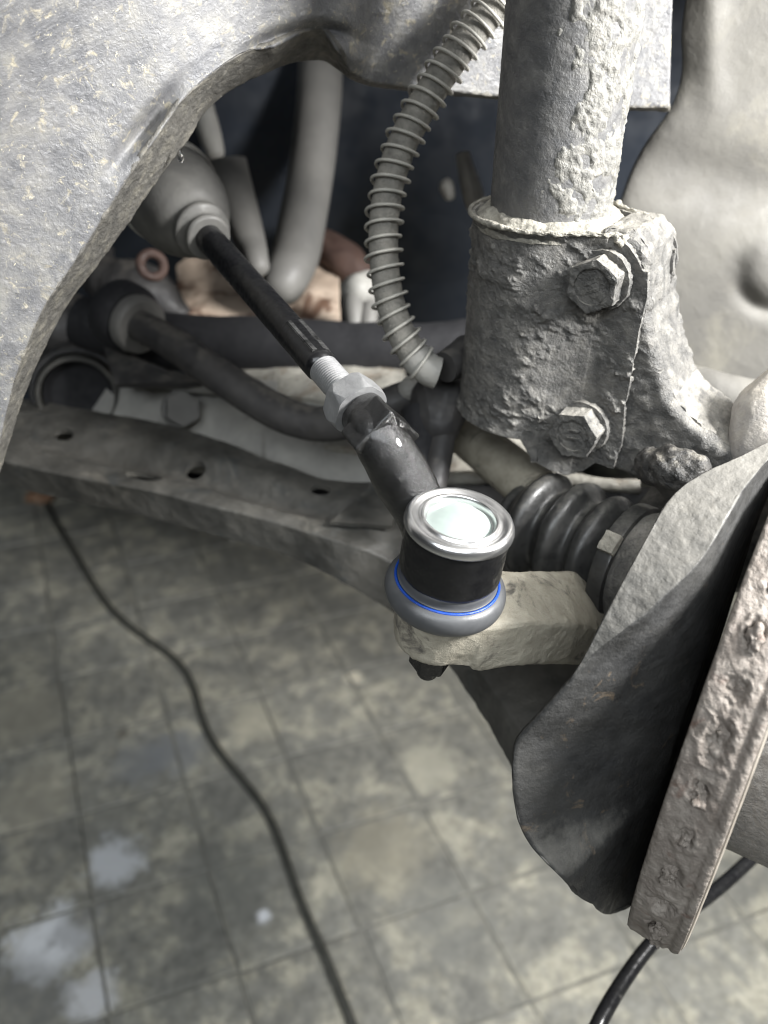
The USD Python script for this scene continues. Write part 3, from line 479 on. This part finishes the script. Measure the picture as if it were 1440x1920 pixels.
# ---------------------------------------------------------------- steering knuckle: arm and upright
kn = thing('steering_knuckle', 'mud caked steering knuckle with its pale steering arm under the ball joint', 'knuckle', P(1200, 1000, .34))
ez = -.224; ec = Bc - bax * .050
ey = cyl(ec + bax * .0078, ec - bax * .0125, .0192, .0172, 48)
at_, ab = [], []
ap = lambda px, py, z: Pz(px, py, z)
armt = [((895, 1105), (900, 1165)), ((960, 1084), (980, 1156)), ((1060, 1082), (1070, 1160)), ((1160, 1080), (1160, 1176)), ((1172, 1083), (1168, 1178))]
secs = []
for (xb, xf), za in zip(armt, (-.204, -.207, -.224, -.262, -.270)):
    b, f = Pz(*xb, za), Pz(*xf, za - .002); secs.append((b, f))
S = ey
for (b0, f0), (b1, f1) in zip(secs[:-1], secs[1:]):
    hts = .020
    S = S + m3.Manifold.batch_hull([ball(p_ + np.array([0, .003 if k < 2 else -.0, -.003 - dz]), .003, 10) for k, p_ in enumerate((b0, b1, f0, f1)) for dz in (0, hts)])
S = S + m3.Manifold.batch_hull([cyl(ec + bax * .0075, ec - bax * .0115, .0185, .017, 40)] + [ball(p_ + np.array([0, .003 if k == 0 else 0, -.003 - dz]), .003, 10) for k, p_ in enumerate(secs[1]) for dz in (0, .02)])
obj('steering_arm', rough(blob(S, .0016, 30), (.0004, .012, 3), (.0006, .004, 4, .55), (.0002, .002, 5)), CASTARM, kn, smooth=True)
c0 = np.array([.0753, .366, 0.])            # strut axis
pf = c0 - FA * .0165
def oz(px, py, off=-.0165): p_ = Pl(px, py, c0 + FA * off, FA); return (float(np.dot(p_ - c0, O)), float(p_[2]))
kpoly = [oz(*q) for q in [(1085, 470), (1130, 432), (1185, 440), (1212, 480), (1212, 590), (1222, 640), (1240, 700), (1256, 755), (1300, 800), (1350, 838), (1384, 866), (1400, 930), (1340, 1000), (1262, 960), (1215, 915), (1150, 885), (1085, 850), (1075, 640)]]
from shapely.geometry import Polygon, LineString
from shapely import points as shp_points, distance as shp_distance
kp = np.array(kpoly); x_, y_ = kp.T
if np.sum(x_ * np.roll(y_, -1) - np.roll(x_, -1) * y_) < 0: kp = kp[::-1]
kt = tri(m3.CrossSection([kp]).offset(-.003, m3.JoinType.Round, 2, 24).offset(.003, m3.JoinType.Round, 2, 24).extrude(.040).refine_to_length(.0016)); V = np.array(kt.vertices); V[:, 2] -= .025
edge_ = Polygon(kp).exterior; dd = shp_distance(shp_points(V[:, :2]), edge_); bv = .004; top_ = .015
on = np.clip(1 - dd / bv, 0, 1); V[:, 2] = np.where(V[:, 2] > top_ - bv, np.minimum(V[:, 2], top_ - bv + bv * np.sqrt(np.clip(1 - on ** 2, 0, 1))), V[:, 2])
kt = fix(trimesh.Trimesh(c0 + V[:, :1] * O + V[:, 1:2] * Z - V[:, 2:] * FA, kt.faces, process=False))
obj('upright', rough(kt, (.0010, .014, 12), (.0016, .0045, 13, .5), (.0006, .002, 14)), MUD, kn)
obj('mud_lump', rough(blob(hull((P(1225, 868, .35), .008), (P(1300, 893, .335), .009), (P(1260, 878, .34), .010)), .0012), (.0028, .009, 3), (.0008, .003, 5)), MUDDARK, kn)
obj('hub_carrier', rough(blob(hull((P(1320, 960, .42), .03), (P(1250, 990, .42), .02), (P(1400, 1000, .43), .035)), .004), (.002, .012, 3)), MUD, kn)
cb = thing('caliper_bracket', 'smooth rounded caliper bracket end above the dust shield at the right edge', 'caliper bracket', P(1440, 780, .32))
obj('boss', rough(blob(hull((P(1440, 775, .345), .0155), (P(1425, 850, .345), .014), (P(1560, 740, .34), .017), (P(1570, 840, .34), .016), (P(1470, 735, .345), .013)), .002), (.0007, .01, 3)), CALIPER, cb, smooth=True)
tube_obj('pale_rod', [(1230, 700, .46, .0125), (1290, 722, .45, .0125), (1340, 738, .44, .0125), (1400, 752, .435, .0125), (1480, 775, .43, .012)], LINER, 'pale dusty rod behind the knuckle below the liner', 'rod', rl=((.001, .012, 4),))

# ---------------------------------------------------------------- strut
st = thing('strut', 'mud caked suspension strut tube with its bolted clamp bracket', 'strut', c0 + Z * -.15)
pr = fineprof([(.0268, .09), (.0268, -.115), (.025, -.116)], .0009)
m = lathe(pr, c0, Z, 210); V = np.asarray(m.vertices); angm = (np.clip((V[:, 0] - c0[0]) / .0268, -1, 1) + .15)
n = vnormals(V, m.faces); a = np.clip(angm * 1.6, 0, 1)
hh = .00035 * (meshkit.fbm(V / .006, 3, 23) - .5) + .0002 * (meshkit.fbm(V / .002, 2, 24) - .5)
obj('tube', trimesh.Trimesh(V + n * hh[:, None], m.faces, process=False), TUBE, st)
a = np.clip((V[:, 0] - c0[0]) / .0268 * 1.2 + .12 + .62 + .8 * (meshkit.fbm(V / np.array([.02, .02, .03]), 3, 29) - .5), 0, 1); stretch = np.array([.0055, .0055, .009])
isl = np.clip((meshkit.fbm(V / stretch, 4, 21) - .56 + .30 * a) / .25, 0, 1) * (a > .02)
hh = -.0012 + a ** .5 * isl * (.0013 + .0014 * meshkit.fbm(V / .005, 3, 25) + .0018 * (meshkit.fbm(V / .0022, 3, 22) - .45))
keep = np.all((V - c0)[:, :2] != 0, 1)
obj('mud_crust', trimesh.Trimesh(V + n * hh[:, None], m.faces, process=False), CRUST, st)
# clamp bracket: cross section (o along O, f towards the viewer), swept in height
R0 = .0335; OF = .0195
half = [(.074, OF), (.060, OF), (.048, OF), (.040, OF + .0004)]
arc = [(R0 * math.cos(a), R0 * math.sin(a)) for a in np.radians([62, 80, 100, 120, 140, 160, 180])]
cs = half + arc; cs = cs + [(o, -f) for o, f in cs[-2::-1]]
cs = spline(cs, 460)
topz = lambda o, f: -.0895 - np.clip((o - .040) / .03, 0, 1) ** 2 * .012 * (1 if True else 0)
fr = [oz(*q, off=-OF) for q in [(1190, 425), (1216, 470), (1213, 560), (1198, 620), (1185, 700), (1172, 760), (1166, 830), (1152, 872)]]
bt = [oz(*q, off=-OF) for q in [(1010, 842), (1040, 870), (1068, 886), (1110, 889), (1150, 878)]]
frz = np.array([z for _, z in fr])[::-1]; fro = np.array([o for o, _ in fr])[::-1]
bto = np.array([o for o, _ in bt]); btz = np.array([z for _, z in bt])
NV = 270; rows = []
for (o, f) in cs:
    col = []; zb = np.interp(o, np.r_[-.04, .012, bto], np.r_[-.1865, -.1880, btz]); ztp = topz(o, f)
    for k_ in range(NV):
        t_ = k_ / (NV - 1); z = zb + (ztp - zb) * t_
        om = o if o < .036 else .036 + (o - .036) * (np.interp(z, frz, fro) - .036) / (.074 - .036)
        fl = 1 + .07 * math.exp(-((t_ - 1) / .025) ** 2) + .035 * math.exp(-(t_ / .03) ** 2) + .05 * (1 - t_)
        col.append(c0 + O * om * (fl if o < .02 else 1) - FA * f * (fl if o < .036 else 1) + Z * z)
    rows.append(col)
G = np.array(rows); V = G.reshape(-1, 3); f = grid_faces(*G.shape[:2])
n = vnormals(V, f)
if np.mean(np.sum(n[:, :2] * (V - c0)[:, :2], 1)) < 0: f = f[:, ::-1]; n = -n
G2 = (V + n * (np.clip((meshkit.fbm(V / .022, 3, 34) - .40) / .25, .12, 1) * (.0018 * np.clip((meshkit.fbm(V / .011, 4, 31) - .47) / .4, 0, 1) + .0019 * np.clip((meshkit.fbm(V / .0045, 3, 32) - .52) / .3, 0, 1)) + .0003 * (meshkit.fbm(V / .0018, 3, 33) - .5))[:, None]).reshape(G.shape)
def shell(G, inward, thick):
    nu, nv = G.shape[:2]; V = G.reshape(-1, 3); f = grid_faces(nu, nv); n = vnormals(V, f)
    if np.mean(np.sum(n[:, :2] * (V - c0)[:, :2], 1)) < 0: f = f[:, ::-1]; n = -n
    k = len(V); b = np.r_[np.arange(nv), np.arange(1, nu) * nv + nv - 1, (nu - 1) * nv + np.arange(nv - 2, -1, -1), np.arange(nu - 2, 0, -1) * nv]; b2 = np.roll(b, -1)
    side = np.vstack([np.stack([b, b2, b2 + k], -1), np.stack([b, b2 + k, b + k], -1)])
    return trimesh.Trimesh(np.vstack([V, V - n * thick]), np.vstack([f, f[:, ::-1] + k, side]), process=False)
obj('bracket', shell(G2, None, .0028), MUD, st)
# caked ridge along the bracket's top edge
rim = [G[i, -1] for i in range(40, 420, 3)]; rim = np.array(rim) + Z * .0005
m = sweep(rim, .0017, 26); V = np.asarray(m.vertices); n = vnormals(V, m.faces)
hh = .0065 * np.clip((meshkit.fbm(V / .011, 3, 41) - .46) / .4, 0, 1) + .0016 * (meshkit.fbm(V / .003, 3, 42) - .5) - .0008
m = tri(man(fix(m)).refine_to_length(.0009)); V = np.asarray(m.vertices); n = vnormals(V, m.faces)
gr = np.clip(((V - c0) @ O + .022) / .045, .06, 1.25); hh = gr * (.0078 * np.clip((meshkit.fbm(V / .011, 4, 41) - .44) / .4, 0, 1) + .003 * (meshkit.fbm(V / .003, 3, 42) - .5)) - .0008
obj('mud_ridge', trimesh.Trimesh(V + n * hh[:, None], m.faces, process=False), MUDPALE, st)
ud = np.array([R0, 0]);
m = lathe(fineprof([(.0255, -.086), (.030, -.0875), (.034, -.0905), (.034, -.094)], .0009), c0, Z, 220)
obj('top_shelf', rough(m, (.0022, .008, 44), (.001, .003, 45)), MUDPALE, st)
# clamp bolts
def fpt(px, py, off): p_ = Pl(px, py, c0 - FA * off, FA); return p_
hexbolt(st, 'clamp_bolt', fpt(1128, 524, .0205), -FA, .0118, .0120, MUD, ((.0007, .004, 51), (.0007, .0016, 52)), recess=.66, washer=1.14, roll=.5)
hexbolt(st, 'clamp_bolt', fpt(1092, 798, .0205), -FA, .0122, .0125, MUD, ((.0006, .004, 53), (.0006, .0016, 54)), recess=.64, washer=1.12, roll=.2)
pb = fpt(1142, 526, .0205); hexbolt(st, 'clamp_nut', pb + FA * .043, FA, .0125, .011, MUD, ((.001, .004, 55),), recess=.5, marks=False, washer=1.3)

# ---------------------------------------------------------------- brake hose in its guard spring
hp = spline([P(990, -70, .352), P(945, -8, .356), P(905, 38, .360), P(872, 78, .363), P(822, 150, .368), P(778, 222, .372), P(745, 295, .376), P(727, 360, .379), P(719, 430, .381), P(722, 510, .384), P(738, 590, .388), P(763, 645, .391), P(800, 690, .394), P(820, 700, .395)], 420)
bh = thing('brake_hose', 'ribbed brake hose inside a pale coil spring left of the strut', 'brake hose', P(740, 400, .38))
obj('hose', rough(sweep(hp[:405], .0073, 28), (.0003, .003, 3)), BRAIDED, bh)
T, U_, W_ = path_frames(hp); sl = np.r_[0, np.cumsum(np.linalg.norm(np.diff(hp, axis=0), axis=1))]; sl_n = 3600
ss = np.linspace(.003, sl[-1] - .008, sl_n); pitch = np.interp(ss, [0, .05, .1, sl[-1] - .03, sl[-1]], [.0056, .0064, .0070, .0074, .0060]); phs = np.cumsum(np.gradient(ss) / pitch) * 2 * np.pi
I = lambda A: np.stack([np.interp(ss, sl, A[:, c]) for c in range(3)], 1)
wob = .00035 * np.sin(phs * .37) 
hel = I(hp) + (.0090 + wob)[:, None] * (np.cos(phs)[:, None] * I(U_) + np.sin(phs)[:, None] * I(W_))
obj('guard_spring', sweep(hel, .00078, 9), SPRING, bh, smooth=True)
ft = spline([P(812, 697, .397), P(830, 690, .400), P(850, 680, .405), P(880, 662, .412)], 30)
obj('end_sleeve', sweep(hp[388:], .0083, 24), GREYMETAL, bh)
obj('end_fitting', rough(sweep(ft[8:], np.linspace(.0082, .0105, 22), 24), (.0005, .008, 4)), DARKBAR, bh)

# ---------------------------------------------------------------- drive shaft and its ribbed boot
ds = thing('drive_shaft', 'drive shaft painted pale as if lit running into a ribbed black rubber boot', 'drive shaft', P(1000, 950, .40))
s0, s1_ = P(845, 790, .475), P(1010, 925, .415)
obj('shaft', rough(sweep([s0, s0 * .67 + s1_ * .33, s0 * .33 + s1_ * .67, s1_], .0135, 32), (.0004, .01, 4)), CASTARM, ds)  # pale colour stands in for lamp light the knuckle blocks
b0, b1 = P(972, 968, .412), P(1208, 1072, .366); bx = nrm(b1 - b0); bl_ = np.linalg.norm(b1 - b0)
ribs = [(.0155, -.004), (.017, -.002), (.017, .002), (.0195, .004)]
for z_, r_ in zip(np.array([.20, .46, .69]), (.0290, .0305, .0295)):
    ribs += [(r_ - .006, bl_ * (z_ - .10)), (r_ - .001, bl_ * (z_ - .045)), (r_, bl_ * z_), (r_ - .001, bl_ * (z_ + .03)), (r_ - .0075, bl_ * (z_ + .10))]
ribs += [(.027, bl_ * .83), (.0285, bl_ * .86)]
obj('boot', rough(lathe(spline(ribs, 130), b0, bx, 96), (.0004, .012, 4)), BOOTRUB, ds, smooth=True)
obj('clamp_band', rough(lathe([(.0280, bl_ * .82), (.0300, bl_ * .825), (.0304, bl_ * .84), (.0304, bl_ * .91), (.0300, bl_ * .925), (.0275, bl_ * .93)], b0, bx, 96), (.0002, .006, 4)), BOOTRUB, ds)
obj('joint_cup', rough(lathe([(.0272, bl_ * .92), (.0285, bl_ * .95), (.0295, bl_ * 1.02), (.0295, bl_ * 1.15), (.02, bl_ * 1.16)], b0, bx, 72), (.0012, .01, 4)), MUD, ds)
u, v, w = frame(bx); cand = [math.cos(a) * u + math.sin(a) * v for a in np.linspace(0, 2 * np.pi, 72)]
def px_of(p): d = p @ FW; return np.array([720 + 1440 * (p @ RT) / d, 960 - 1440 * (p @ UP) / d])
tgtp = np.array([1165, 1025]); best = min(cand, key=lambda e: np.hypot(*(px_of(b0 + bx * bl_ * .885 + e * .0315) - tgtp)) + (0 if e @ FW < 0 else 1e4))
lq = m3.Manifold.cube((.0095, .0075, .0045), True).refine_to_length(.001); t = tri(lq); A = np.asarray(t.vertices); e2 = np.cross(bx, best)
t = trimesh.Trimesh(b0 + bx * bl_ * .89 + best * .0322 + A[:, :1] * e2 + A[:, 1:2] * bx + A[:, 2:] * best, t.faces, process=False); t.merge_vertices(); trimesh.smoothing.filter_taubin(t, iterations=4)
obj('clamp_lug', rough(fix(t), (.0004, .003, 4)), MUDPALE, ds)

# ---------------------------------------------------------------- brake disc
DC = np.array([.18523, .25201, -.27610]); DN = nrm([math.cos(-.59) * math.cos(.0218), math.sin(-.59) * math.cos(.0218), math.sin(.0218)]); DR, DT = .12874, .0219
bd = thing('brake_disc', 'rusty vented brake disc seen edge on at lower right', 'brake disc', DC - Z * DR)
NA, NP = 1500, 44; u, v, w = frame(DN); ang = np.linspace(0, 2 * np.pi, NA, endpoint=False); zz = np.linspace(0, 1, NP)
prof = []
A, Zq = np.meshgrid(ang, zz, indexing='ij'); rad = np.full(A.shape, DR)
edge = np.minimum(Zq, 1 - Zq) * DT; rad -= np.clip(.0016 - edge, 0, 1) ** 1.3 * 4
xa = (A * 42 / (2 * np.pi)) % 1 - .5; ida = np.floor(A * 42 / (2 * np.pi)); jit = np.sin(ida * 12.9) * .12
va, vz = (xa - jit * .5) / (.33 + .05 * np.sin(ida * 2.3)), (Zq - .47 - jit * .35) / .19; rv = np.sqrt(va ** 2 + vz ** 2) * (1 + .25 * np.sin(ida * 7.7)) + .75 * (meshkit.fbm(np.stack([A * 60, Zq * 9, A * 0], -1), 3, 61) - .5)
rad -= .0030 * np.clip((1 - rv) * 1.5, 0, 1); rad += .0007 * np.exp(-((rv - 1.12) / .3) ** 2) * (.5 + .5 * np.sin(ida * 3.1))
rad -= .0009 * np.exp(-((Zq - .80) / .05) ** 2)
Pm = np.stack([np.cos(A) * DR, np.sin(A) * DR, Zq * DT], -1)
rad += .0012 * (meshkit.fbm(Pm / .008, 4, 62) - .5) + .0009 * (meshkit.fbm(Pm / .0022, 3, 63) - .5) + 0.0024 * np.clip((1 - rv) * 3, 0, 1) * (meshkit.fbm(Pm / .0035, 3, 64) - .25)
V = DC + rad[..., None] * (np.cos(A)[..., None] * u + np.sin(A)[..., None] * v) - w * ((1 - Zq) * DT)[..., None]
V = V.reshape(-1, 3); f = []
k0 = len(V); inner = []
rings = [(DC - w * DT, .066), (DC, .066)]
ra = [c_ + r_ * (np.cos(ang)[:, None] * u + np.sin(ang)[:, None] * v) for c_, r_ in rings]
Vall = np.vstack([V, ra[0], ra[1]]); i = np.arange(NA); j = (i + 1) % NA
f = []
for kk in range(NP - 1):
    a_, b_, c_, d_ = i * NP + kk, j * NP + kk, j * NP + kk + 1, i * NP + kk + 1; f += [np.stack([a_, b_, c_], -1), np.stack([a_, c_, d_], -1)]
a_, b_ = i * NP, j * NP; c_, d_ = k0 + j, k0 + i; f += [np.stack([b_, a_, d_], -1), np.stack([b_, d_, c_], -1)]
a_, b_ = i * NP + NP - 1, j * NP + NP - 1; c2, d2 = k0 + NA + j, k0 + NA + i; f += [np.stack([a_, b_, c2], -1), np.stack([a_, c2, d2], -1)]
f += [np.stack([d_, d2, c2], -1), np.stack([d_, c2, c_], -1)]
obj('vented_ring', fix(trimesh.Trimesh(Vall, np.vstack(f), process=False)), RUST, bd, smooth=50)
obj('friction_face', rough(lathe([(.068, .0002), (.068, .0011), (.1245, .0011), (.1262, .0006), (.1262, .0002)], DC, DN, 200), (.0001, .01, 3)), MACHINED, bd)
obj('hub_hat', rough(lathe(fineprof([(.060, .0), (.0785, .0006), (.0785, .034), (.0765, .0385), (.060, .039), (.03, .039)], .003), DC, DN, 200), (.0008, .006, 3)), HAT, bd)
for kq in range(42):
    a = (kq + .5 + math.sin(kq * 12.9) * .06) * 2 * np.pi / 42; dirr = np.cos(a) * u + np.sin(a) * v; pc = DC + dirr * (DR - .0022) - w * (DT * (1 - (.47 + math.sin(kq * 12.9) * .03)))
    if dirr @ FW > .1 or not (1100 < px_of(pc)[0] < 1480 and 950 < px_of(pc)[1] < 1850): continue
    sp = trimesh.creation.icosphere(3, .0034); Aq = np.asarray(sp.vertices) * (.85, 1.6, .7); tn = np.cross(w, dirr); off = RNG.normal(0, .0012, 3)
    t = trimesh.Trimesh(pc + off + Aq[:, :1] * w + Aq[:, 1:2] * tn + Aq[:, 2:] * dirr, sp.faces, process=False)
    obj('rust_plug', rough(t, (.0034, .004, kq), (.0018, .0014, kq + 9)), RUST, bd, smooth=50)

# ---------------------------------------------------------------- dust shield
OFFS = .066
def Pc(px, py, r0=.138):                   # where a sight line meets the shield's drum round the disc's axis
    r = ray(px, py); rp = r - DN * (r @ DN); cp = DC - DN * (DC @ DN); a_, b_, c_ = rp @ rp, -2 * rp @ cp, cp @ cp - r0 ** 2; q = b_ * b_ - 4 * a_ * c_
    return r * ((-b_ - math.sqrt(max(q, 0))) / (2 * a_))
Apx = [(1470, 815), (1385, 858), (1330, 880), (1275, 912), (1240, 955), (1200, 1030), (1165, 1095), (1130, 1165), (1095, 1235), (1060, 1290), (1010, 1345), (966, 1390), (962, 1440), (965, 1500), (976, 1550), (998, 1590), (1060, 1650), (1115, 1695), (1150, 1713), (1185, 1702), (1230, 1650)]
Bpx = [(1500, 800), (1440, 862), (1395, 915), (1360, 975), (1330, 1030), (1300, 1070), (1270, 1095), (1230, 1135), (1160, 1190), (1110, 1225), (1075, 1275)]
NS = 300
u, v, w = frame(DN); RS = .138
def ang_off(pts): return np.array([math.atan2((p_ - DC) @ v, (p_ - DC) @ u) for p_ in pts]), np.array([(DC - p_) @ DN for p_ in pts])
ai, oi_ = ang_off([Pc(*q) for q in Apx[:13]])
low = [Pc(*q) for q in [(1010, 1345), (966, 1390), (962, 1440), (965, 1500), (976, 1550), (998, 1590), (1060, 1650)]] + [Pl(x_, y_, DC - DN * o_, DN) for x_, y_, o_ in ((1115, 1695, .0362), (1150, 1713, .0305), (1185, 1700, .0245))]
ao, oo = ang_off([Pc(*q) for q in Bpx] + low); NL = len(low)
ai, oi_ = np.r_[ai, ao[-NL + 3:]], np.r_[oi_, oo[-NL + 3:] + .0004]; ai, ao = np.unwrap(ai), np.unwrap(ao); ao += 2 * np.pi * round((ai[0] - ao[0]) / 2 / np.pi)
rl_ = np.array([np.linalg.norm(p_ - DC + DN * ((DC - p_) @ DN)) for p_ in low])
sg = np.sign(ai[-1] - ai[0])
th = np.linspace(-.10, sg * (ao[-1] - ai[0]) + 1.0, 420); base_ = ai[0] - sg * .0
ti, to = sg * (ai - base_), sg * (ao - base_)
def periodic(t_, o_, rest):
    k_ = np.argsort(t_); t_, o_ = t_[k_], o_[k_]; end = t_[0] + 2 * np.pi; gap = np.linspace(t_[-1], end, 7)[1:-1]
    tt = np.r_[t_, gap]; ov = np.r_[o_, np.full(5, rest)]; tt = np.r_[tt - 2 * np.pi, tt, tt + 2 * np.pi]; ov = np.r_[ov, ov, ov]
    k_ = np.r_[True, np.diff(tt) > 1e-4]; return np.interp(th, tt[k_], ov[k_])
off_in, off_out = periodic(ti, oi_, .060), periodic(to, oo, .026); rad_ = periodic(to, np.r_[np.full(len(Bpx), RS), rl_], .136)
from scipy.ndimage import gaussian_filter1d as gf
off_in, off_out = gf(off_in, 3, mode='nearest'), gf(off_out, 2.5, mode='nearest'); off_in = np.maximum(off_in, off_out + .0004); rad_ = gf(rad_, 2.5, mode='nearest')
ring = lambda off, r_: DC - DN * np.asarray(off)[:, None] + (np.asarray(r_) * np.ones(420))[:, None] * (np.cos(base_ + sg * th)[:, None] * u + np.sin(base_ + sg * th)[:, None] * v)
def walls(G, tk):
    m_ = slab(G, tk); return m_
sh = thing('dust_shield', 'bent brake dust shield with a pale upper rim beside the brake disc', 'dust shield', DC - Z * .15 - DN * .04)
sst = lambda q_: np.clip(q_, 0, 1) ** 2 * (3 - 2 * np.clip(q_, 0, 1))
Gp = np.array([ring(.0275 + (off_out - .0275) * np.clip((rad_ * f_ - .078) / (rad_ - .078), 0, 1) ** 1.25, rad_ * f_) for f_ in np.linspace(.01, 1, 90)])
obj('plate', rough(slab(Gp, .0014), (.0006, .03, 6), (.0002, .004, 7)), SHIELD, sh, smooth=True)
Gw = np.array([ring(off_in * (1 - f_) + off_out * f_, rad_) for f_ in np.linspace(0, 1, 40)])
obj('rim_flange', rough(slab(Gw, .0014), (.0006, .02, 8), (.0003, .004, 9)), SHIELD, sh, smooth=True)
